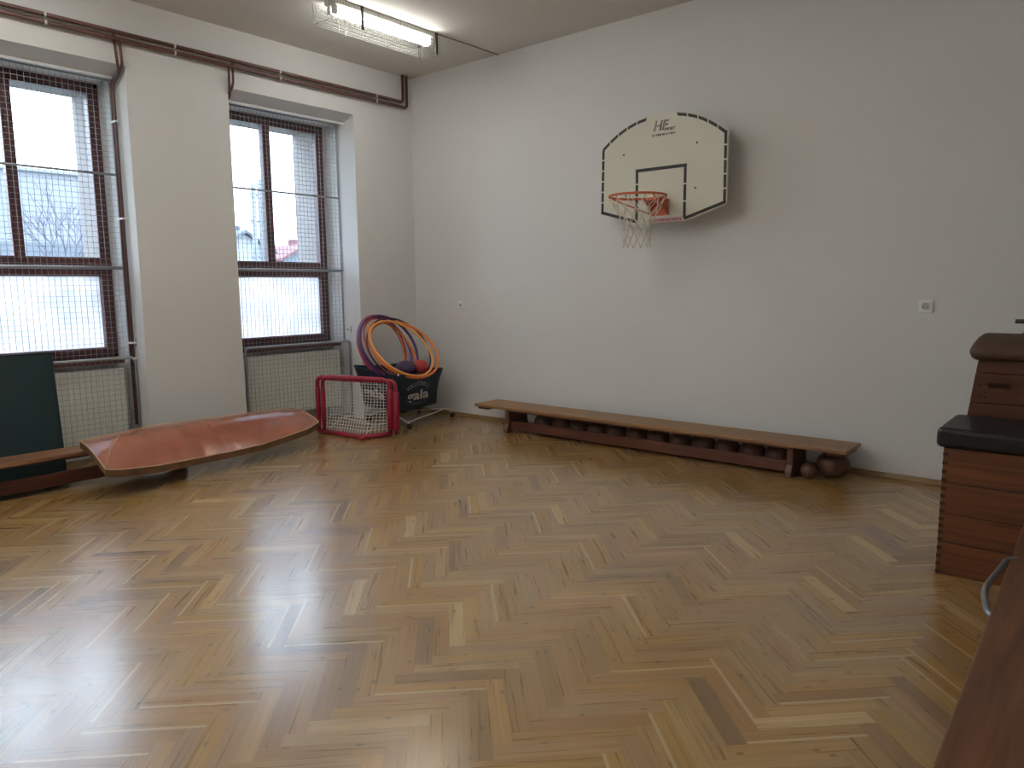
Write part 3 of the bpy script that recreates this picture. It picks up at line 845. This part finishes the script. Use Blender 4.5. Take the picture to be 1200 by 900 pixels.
hoop((.31,-.843,.905), .395, (.936,.126,.33), M_hoop_rd, 'thin red hula hoop, leftmost and most upright of the bundle', .011)
hoop((.584,-.817,.89), .421, (.838,-.073,.541), M_hoop_dk, 'nearly black hula hoop arching between the purple and orange ones', .010)
hoop((.53,-.862,.891), .381, (.803,.232,.549), M_hoop_or, 'smaller bright orange hula hoop inside the purple ones', .015)
hoop((.44,-.85,.90), .395, (.85,.20,.49), M_hoop_rd, 'red hula hoop squeezed between the violet and small orange ones', .011)
hoop((.35,-.86,.90), .385, (.93,.22,.36), M_hoop_or, 'orange hula hoop second from the left of the bundle', .010)

# ------------------------------------------------------------------ basketball backboard
BY = -.28
bd = thing('basketball_backboard', 'white backboard with dashed black border and orange rim on the wall', 'basketball hoop', (3.68, 0, 2.6))
out = [(3.020,2.305),(3.030,2.930),(3.19,3.065),(3.38,3.140),(3.53,3.175),(3.68,3.187),(3.83,3.175),(3.98,3.145),(4.17,3.070),(4.330,2.945),(4.333,2.310),(3.935,2.190),(3.425,2.190)]
# smooth the top: resample arc through a circle-like curve
top = []
for k in range(0, 17):
    t = k/16; x = lerp(3.030, 4.330, t); z = 2.935+.235*(1-abs(2*t-1)**2.3); top.append((x, z))
outl = [(3.022,2.300)]+top+[(4.335,2.305),(3.935,2.183),(3.425,2.183)]
MB().prism(outl, 'y', BY, BY+.022).build('board', M_board, bd, bevel=.003)
def seg_strip(mb, p, q, w, y=BY-.0015, skew=0):
    p = Vector(p); q = Vector(q); d = (q-p).normalized(); n = Vector((-d.y, d.x))*w/2
    c = [p-n-d*skew, q-n-d*skew, q+n+d*skew, p+n+d*skew]
    mb.prism([tuple(a) for a in c], 'y', y, y+.0012)
def dash_line(mb, pts, w, dash, gap, skew=0):
    pts = [Vector(p) for p in pts]; segs = []; L_ = 0
    for a, b in zip(pts, pts[1:]): segs.append((L_, a, b)); L_ += (b-a).length
    def at(s):
        for l0, a, b in reversed(segs):
            if s >= l0-1e-9: return a+(b-a).normalized()*(s-l0)
        return pts[0]
    n = max(1, round((L_+gap)/(dash+gap))); dd = (L_-(n-1)*gap)/n
    for i in range(n):
        s0 = i*(dd+gap); s1 = s0+dd
        k = 3
        for j in range(k):
            seg_strip(mb, at(lerp(s0,s1,j/k)), at(lerp(s0,s1,(j+1)/k)), w, skew=skew)
ins = .022
def bl_done(mb, n='border_line'): mb.build(n, M_line, bd)
bl = MB()
dash_line(bl, [(3.022+ins,2.320),(3.030+ins,2.915)], .026, .09, .012)
bl_done(bl); bl = MB()
dash_line(bl, [(4.335-ins,2.325),(4.330-ins,2.93)], .026, .10, .013)
arcp = [(x+(.5-abs(0))*0, z-ins) for x, z in top]
arcp = [(lerp(x, 3.68, .025), z-ins) for x, z in top]
bl_done(bl); bl = MB()
dash_line(bl, arcp[:7], .026, .10, .012, skew=.008)
bl_done(bl); bl = MB()
dash_line(bl, arcp[10:], .026, .10, .012, skew=-.008)
bl_done(bl); bl = MB()
seg_strip(bl, (3.030,2.322), (3.435,2.206), .028)
bl_done(bl); bl = MB()
seg_strip(bl, (3.925,2.206), (4.327,2.327), .028)
bl.build('border_line', M_line, bd)
ib = MB()
seg_strip(ib, (3.415,2.680),(3.945,2.680), .030)
dash_line(ib, [(3.43,2.665),(3.43,2.215)], .028, .10, .012); dash_line(ib, [(3.93,2.665),(3.93,2.215)], .028, .125, .012)
ib.build('target_square', M_line, bd)
st = MB().box(3.56, 3.91, BY-.003, BY-.0005, 2.186, 2.228).build('sticker', M_sticker, bd, label='pale pink strip with small print')
sp = MB(); x = 3.575
while x < 3.895:
    w = random.choice((.010,.014,.008)); sp.box(x, x+w, BY-.004, BY-.003, 2.196, 2.218); x += w+random.choice((.005,.005,.012))
sp.build('small_print', M_stickert, st)
for (x, z) in ((3.282,2.843),(4.04,2.864),(4.034,2.471),(3.31,2.46)):
    MB().lathe([(.009,-.004),(.009,.0)], (x, BY, z), 12, axis='y').build('bolt', M_line, bd)
# mounting frame behind the board
for x in (3.31, 4.03):
    mf = MB(); mf.box(x-.02, x+.02, BY+.022, 0, 2.84, 2.88); mf.box(x-.02, x+.02, BY+.022, 0, 2.45, 2.49); mf.box(x-.02, x+.02, -.02, 0, 2.40, 2.93); mf.box(x-.02, x+.02, BY+.022, BY+.04, 2.40, 2.93)
    mf.build('wall_bracket', M_steel, bd, bevel=.003)
# logo
X4 = lambda x, z, y=BY-.002: frame_from((x, y, z), (1,0,0), (0,0,1))
put_text('logo', text_mesh('HF', .120, outline=.0024, shear=.25), M_logo, X4(3.665, 3.058), bd, 'outlined letters')
put_text('logo_text', text_mesh('SPORT', .036, bold=.001, shear=.25), M_logo, X4(3.765, 3.020), bd)
lt = MB(); x = 3.585
while x < 3.82:
    w = random.choice((.012,.016,.009)); lt.box(x, x+w, BY-.0025, BY-.001, 2.972, 2.990); x += w+random.choice((.004,.004,.012))
lt.build('small_print', M_logo, bd)
# rim, bracket, braces, net
RC = Vector((3.68,-.69,2.392)); RR = .25
rim = MB().tube([RC+Vector((cos(a),sin(a),0))*RR for a in [2*pi*i/48 for i in range(48)]], .0105, 10, closed=True).build('rim', M_rim, bd, smooth=True)
mbk = MB()
mbk.prism([(3.60,2.405),(3.76,2.405),(3.775,2.25),(3.585,2.25)], 'y', BY-.012, BY-.001)
mbk.quad_box([(3.60,BY-.17,2.378),(3.76,BY-.17,2.378),(3.78,BY,2.378),(3.58,BY,2.378),(3.60,BY-.17,2.392),(3.76,BY-.17,2.392),(3.78,BY,2.392),(3.58,BY,2.392)])
for s in (-1, 1):
    x = 3.68+s*.082
    mbk.quad_box([(x-.004,BY-.01,2.255),(x+.004,BY-.01,2.255),(x+.004,BY,2.255),(x-.004,BY,2.255),(x-.004,BY-.165,2.38),(x+.004,BY-.165,2.38),(x+.004,BY,2.38),(x-.004,BY,2.38)])
mbk.build('rim_bracket', M_rim, bd, bevel=.002)
br = MB()
for s in (-1, 1):
    a = radians(-90+s*62)
    MB().tube([RC+Vector((cos(a),sin(a),-.01/RR))*RR, Vector((3.68+s*.085, BY-.02, 2.262))], .0065, 8).build('rim_brace', M_rim, bd, smooth=True)
NH = 12
for k in range(NH):
    a = 2*pi*(k+.5)/NH; c = RC+Vector((cos(a),sin(a),0))*RR
    MB().tube([c+Vector((0,0,-.008)), c+Vector((cos(a)*.006,sin(a)*.006,-.026)), c+Vector((-cos(a)*.01,-sin(a)*.01,-.022))], .003, 5).build('net_hook', M_rim, rim)
nt_ = MB(); levels = [(0,.245),(.075,.205),(.145,.165),(.215,.135),(.285,.120),(.36,.118),(.43,.125)]
def npt(l, k):
    dz, rr = levels[l]; a = 2*pi*(k+.5*(l % 2)+.5)/NH
    return RC+Vector((cos(a)*rr, sin(a)*rr, -.02-dz))
for l in range(len(levels)-1):
    for k in range(NH):
        k2 = k if l % 2 == 0 else k+1
        p0 = npt(l, k)
        for q in ((npt(l+1, k), npt(l+1, k-1)) if l % 2 == 0 else (npt(l+1, k), npt(l+1, k+1))):
            mid = (p0+q)/2+Vector((random.uniform(-.004,.004), random.uniform(-.004,.004), -.006))
            nt_.tube([p0, mid, q], .0038, 5)
nt_.build('net', M_rope, bd, smooth=True, label='white rope net')

# ------------------------------------------------------------------ outlets
def outlet(x, z, w, label):
    o = thing('wall_outlet', label, 'outlet', (x, 0, z))
    MB().box(x-w/2, x+w/2, -.016, -.0, z-w/2, z+w/2).build('cover_plate', M_outlet, o, bevel=.004)
    r = w*.34
    MB().lathe([(r*.86,-.0165),(r,-.020),(r*1.04,-.016)], (x,0,z), 24, axis='y').build('socket_rim', M_outlet, o, smooth=True)
    s = MB().lathe([(r*.84,-.0172),(r*.84,-.0166)], (x,0,z+0), 24, axis='y').build('socket_face', M_socket, o)
    for sx in (-1, 1): MB().lathe([(.004,-.0182),(.004,-.0172)], (x+sx*.012,0,z-.008), 10, axis='y').build('socket_hole', M_darkhole, s)
    MB().lathe([(.003,-.034),(.003,-.0172)], (x,0,z+.012), 8, axis='y').build('earth_pin', M_chrome, o)
outlet(.815, 1.385, .085, 'small white wall outlet near the room corner, above the hoops')
outlet(5.884, 1.420, .102, 'white wall outlet on the right, above the vaulting boxes')

# ------------------------------------------------------------------ vaulting boxes
vb = thing('vaulting_box', 'low wooden vaulting box with black leather top and finger-jointed corners', 'vaulting box', (7.05,-1.77,0))
bx0, bx1, by0, by1 = 6.397, 7.75, -2.03, -1.55
levels = [0, .187, .347, .520, .716]
for i in range(4):
    a, b = levels[i], levels[i+1]-.004
    s = MB(); t = .024
    s.box(bx0, bx1, by0, by0+t, a, b); s.box(bx0, bx1, by1-t, by1, a, b); s.box(bx0, bx0+t, by0+t, by1-t, a, b); s.box(bx1-t, bx1, by0+t, by1-t, a, b)
    sec = s.build('box_section', M_box, vb, bevel=.003)
    n = 8; hgt = (b-a)/n
    for k in range(n):
        if k % 2 == 0:
            MB().box(bx0-.0012, bx0+t, by0-.0012, by0+.004, a+k*hgt+.002, a+(k+1)*hgt-.002).build('finger_joint', M_joint, sec)
            MB().box(bx0-.0012, bx0+.004, by1-t, by1+.0012, a+k*hgt+.002, a+(k+1)*hgt-.002).build('finger_joint', M_joint, sec)
m = MB(); x0, x1, y0, y1 = bx0-.035, bx1+.035, by0-.035, by1+.030
m.box(x0, x1, y0, y1, .716, .826)
m.build('leather_top', M_leathblk, vb, smooth=False, bevel=.028, seg=4)

ub = thing('vaulting_box', 'tall tapered vaulting box with brown padded top behind the black-topped one', 'vaulting box', (7.15,-1.25,0))
uy0, uy1 = -1.485, -1.02
def tap(z): return 6.455-(1.15-z)*.107
lv = [0,.30,.60,.895,1.072,1.150]
for i in range(len(lv)-1):
    a, b = lv[i]+(.004 if i else 0), lv[i+1]
    xa, xb = tap(a), tap(b); ya, yb = uy0-(1.15-a)*.02+.003, uy0-(1.15-b)*.02+.003
    XE = 7.95
    if i == 3: ya = yb
    hole = (i == 3)
    if hole:
        hx0, hx1, hz0, hz1 = 6.515, 6.628, .985, 1.018
        s = MB()
        def F(x, z, y): return (x, y, z)
        t = .024
        # front board built around the hand hole
        s.quad_box([(xa,ya,a),(hx0,ya,a),(hx0,ya+t,a),(xa,ya+t,a),(xb,yb,b),(hx0,yb,b),(hx0,yb+t,b),(xb,yb+t,b)])
        s.box(hx0, hx1, yb, yb+t, a, hz0); s.box(hx0, hx1, yb, yb+t, hz1, b); s.box(hx1, XE, yb, yb+t, a, b)
        s.box(hx0-.01, hx1+.01, yb+t+.02, yb+t+.03, a+.02, b-.02)
    else:
        s = MB(); t = .024
        s.quad_box([(xa,ya,a),(XE,ya,a),(XE,ya+t,a),(xa,ya+t,a),(xb,yb,b),(XE,yb,b),(XE,yb+t,b),(xb,yb+t,b)])
    s.quad_box([(xa,ya+t,a),(xa+t,ya+t,a),(xa+t,uy1,a),(xa,uy1,a),(xb,yb+t,b),(xb+t,yb+t,b),(xb+t,uy1,b),(xb,uy1,b)])
    s.box(xa+t, XE, uy1-t, uy1, a, b); s.box(XE-t, XE, ya+t, uy1-t, a, b)
    sec = s.build('box_section', M_boxdark, ub, bevel=0 if hole else .003)
    if i in (2, 3):
        for (dx, dz) in ((.045,.03),(.075,.03),(.04,.10),(.075,.11)):
            MB().lathe([(.006,-.002),(.006,.0)], (xa+dx, ya, a+dz), 8, axis='y').build('nail_hole', M_darkhole, sec)
# padded top: rounded loaf
prof = [(-.035,1.152),(-.062,1.172),(-.068,1.205),(-.045,1.238),(.03,1.268),(.14,1.290),(.25,1.296),(.36,1.290),(.46,1.262),(.50,1.225),(.50,1.175),(.485,1.152)]
m = MB(); ns = 60
rows = []
for k in range(ns+1):
    t = k/ns; t = t*t*(3-2*t); x = lerp(6.415, 7.99, t)
    e = min(1, min(t, 1-t)/.030); e = math.sqrt(max(0, 1-(1-e)**2))
    rows.append([Vector((x, uy0+lerp(.22, p[0], .93+.07*e), (1.205+(p[1]-1.205)*(.25+.75*e)))) for p in prof])
b0 = len(m.v)
for r_ in rows: m.v += r_
K = len(prof)
for k in range(ns):
    for i in range(K):
        j = (i+1) % K
        m.f.append([b0+k*K+i, b0+k*K+j, b0+(k+1)*K+j, b0+(k+1)*K+i])
m.f.append([b0+i for i in range(K)]); m.f.append([b0+ns*K+i for i in range(K)][::-1])
m.build('padded_top', M_leathbrn, ub, smooth=True, bevel=0)

ts = thing('pump', 'small black pump with T-shaped handle standing on the brown padded box', 'pump', (6.665,-1.25,1.29))
MB().lathe([(.045,1.288),(.045,1.294),(.026,1.300),(.022,1.305),(.022,1.365)], (6.665,-1.25,0), 14).build('barrel', M_black, ts, smooth=True)
MB().tube([(6.598,-1.25,1.370),(6.735,-1.25,1.370)], .013, 10).build('handle', M_black, ts, smooth=True)

# ------------------------------------------------------------------ foreground platform with steel hook
pf = thing('wooden_platform', 'reddish-brown wooden platform with a steel hook in the bottom right corner', 'platform', (7.10,-3.85,0))
pz = .45; px0, px1, py0, py1 = 6.838, 7.44, -5.5, -2.27
def edge_x(y): return lerp(6.850, 6.803, (y-py0)/(py1-py0))
for (a, b, mt) in ((0,.295,M_seat),(.300,.602,M_seat2)):
    m = MB(); m.quad_box([(edge_x(py0)+a,py0,pz-.035),(edge_x(py0)+b,py0,pz-.035),(edge_x(py1)+b,py1,pz-.035),(edge_x(py1)+a,py1,pz-.035),
                          (edge_x(py0)+a,py0,pz),(edge_x(py0)+b,py0,pz),(edge_x(py1)+b,py1,pz),(edge_x(py1)+a,py1,pz)])
    m.build('top_board', mt, pf, bevel=.006)
for xa in (6.93, 7.34): MB().box(xa, xa+.025, py0+.1, py1-.1, pz-.14, pz-.036).build('apron', M_seat2, pf, bevel=.003)
for y in (py0+.12, py1-.16):
    for x in (6.935, 7.325):
        MB().box(x, x+.05, y, y+.05, 0, pz-.036).build('leg', M_seat2, pf, bevel=.004)
m = MB()
e1 = Vector((6.845,-2.885,.437)); e2 = Vector((6.86,-3.56,.437))
m.tube(arc_path([e1, Vector((6.803,-2.93,.442)), Vector((6.772,-3.36,.445)), Vector((6.812,-3.56,.436)), Vector((6.87,-3.60,.430))], .09, 6), .0125, 10)
m.build('steel_hook', M_chrome, pf, smooth=True, label='bent steel hook')

# ------------------------------------------------------------------ outside
struct(MB().box(-90, -1.23, -60, 90, -.6, -.4), 'ground', M_ground)
def house(x, y0, y1, zb, ze, zp, roofmat, wallmat, label, name='house'):
    root = thing(name, label, 'house', (x-3, (y0+y1)/2, zb))
    MB().box(x-6, x, y0, y1, zb, ze).prism([(y0, ze), (y1, ze), ((y0+y1)/2, zp-.12)], 'x', x-6, x-.02).build('wall', wallmat, root)
    yc = (y0+y1)/2; o = .35
    r = MB()
    r.quad_box([(x-6.3,y0-o,ze-.18),(x+.3,y0-o,ze-.18),(x+.3,yc,zp-.08),(x-6.3,yc,zp-.08),(x-6.3,y0-o,ze-.03),(x+.3,y0-o,ze-.03),(x+.3,yc,zp+.07),(x-6.3,yc,zp+.07)])
    r.quad_box([(x-6.3,yc,zp-.08),(x+.3,yc,zp-.08),(x+.3,y1+o,ze-.18),(x-6.3,y1+o,ze-.18),(x-6.3,yc,zp+.07),(x+.3,yc,zp+.07),(x+.3,y1+o,ze-.03),(x-6.3,y1+o,ze-.03)])
    r.build('roof', roofmat, root)
    n = max(2, int((y1-y0)/1.3))
    for k in range(n):
        yy = lerp(y0, y1, (k+.5)/n)
        MB().box(x-.02, x+.03, yy-.3, yy+.3, ze-1.5, ze-.6).build('window', M_glassd, root)
    MB().box(x-2.6, x-2.0, yc+.5, yc+1.0, ze, zp+.45).build('chimney', roofmat, root)
house(-30, 13.6, 16.6, -.4, 3.75, 4.72, M_roofg, M_bldwall, 'far white house with grey gable roof, seen left of the pole')
house(-33, 19.4, 22.6, -.4, 3.45, 4.35, M_roofr, M_bldgrey, 'far house with red tiled roof, seen in the right window pane')
house(-36, 24.0, 31.5, -.4, 3.3, 4.4, M_roofr, M_bldwall, 'far low white house with red roof behind the others')
house(-34, 17.1, 18.6, -.4, 3.0, 3.9, M_roofg, M_bldwall, 'small far house between the pole and the red roof')
bd2 = thing('apartment_block', 'large pale blue-grey building seen through the left window', 'building', (-33,0,-.4))
MB().box(-38, -30, -12, 8.2, -.4, 6.75).build('wall', M_bldblue, bd2)
MB().box(-38.3, -29.8, -12.3, 8.4, 6.75, 6.9).build('roof', M_bldblue, bd2)
MB().box(-30, -29.6, -12, 8.2, 3.1, 3.7).build('ledge', M_fence, bd2)
pl = thing('utility_pole', 'twin-leg concrete utility pole standing beyond the right window', 'pole', (-14,6.15,-.4))
MB().tube([(-14,6.08,-.4),(-14,6.20,4.80)], [.10,.07], 10).build('leg', M_pole, pl, smooth=True)
MB().tube([(-14,6.45,-.4),(-14,6.40,4.98)], [.10,.07], 10).build('leg', M_pole, pl, smooth=True)
m = MB()
for z in (1.5, 2.6, 3.7, 4.5): m.box(-14.03, -13.97, 6.05, 6.42, z-.04, z+.04)
m.build('rung', M_pole, pl)
# bare tree
tr = thing('bare_tree', 'leafless tree with fine branches outside the left window', 'tree', (-12,-.75,-.4))
tm = MB(); rng = random.Random(3)
def grow(p, d, l, r, depth):
    q = p+d*l
    tm.tube([p, (p+q)/2+Vector((rng.uniform(-.02,.02),rng.uniform(-.02,.02),0)), q], [r, r*.85, r*.7], 5)
    if depth == 0: return
    for _ in range(3):
        a = Vector((rng.uniform(-.7,.7), rng.uniform(-.75,.75), rng.uniform(-.1,.55)))
        grow(q, (d+a).normalized(), l*rng.uniform(.62,.85), r*.62, depth-1)
grow(Vector((-12,-.25,-.4)), Vector((0,0,1)), 1.35, .05, 5)
tm.build('branches', M_twig, tr)

# ------------------------------------------------------------------ light
w = bpy.data.worlds.new('overcast'); scene.world = w; w.use_nodes = True
nt = w.node_tree; bg = nt.nodes['Background']
tc = nt.nodes.new('ShaderNodeTexCoord'); sx = nt.nodes.new('ShaderNodeSeparateXYZ'); mr = nt.nodes.new('ShaderNodeValToRGB')
nt.links.new(tc.outputs['Generated'], sx.inputs[0]); nt.links.new(sx.outputs['Z'], mr.inputs['Fac'])
mr.color_ramp.elements[0].color = (.74,.85,1.0,1); mr.color_ramp.elements[1].color = (.62,.78,1.0,1)
nt.links.new(mr.outputs['Color'], bg.inputs['Color']); bg.inputs['Strength'].default_value = 9.5

# ------------------------------------------------------------------ camera
cam = bpy.data.cameras.new('camera'); co = bpy.data.objects.new('camera', cam); COL.objects.link(co); scene.camera = co
Rv = Vector((.7660,.6427,-.0090)); Uv = Vector((-.0776,.1063,.9913)); Fv = Vector((-.6381,.7587,-.1313))
M3 = Matrix((Rv, Uv, -Fv)).transposed()
co.matrix_world = Matrix.Translation((7.1159,-6.5358,1.6)) @ M3.to_4x4()
cam.sensor_width = 36; cam.lens = 36*858.7/1200; cam.clip_start = .02; cam.clip_end = 300

# ------------------------------------------------------------------ view
vs = scene.view_settings; vs.view_transform = 'Standard'; vs.look = 'None'; vs.gamma = 1; vs.use_curve_mapping = False
vs.exposure = 0.0
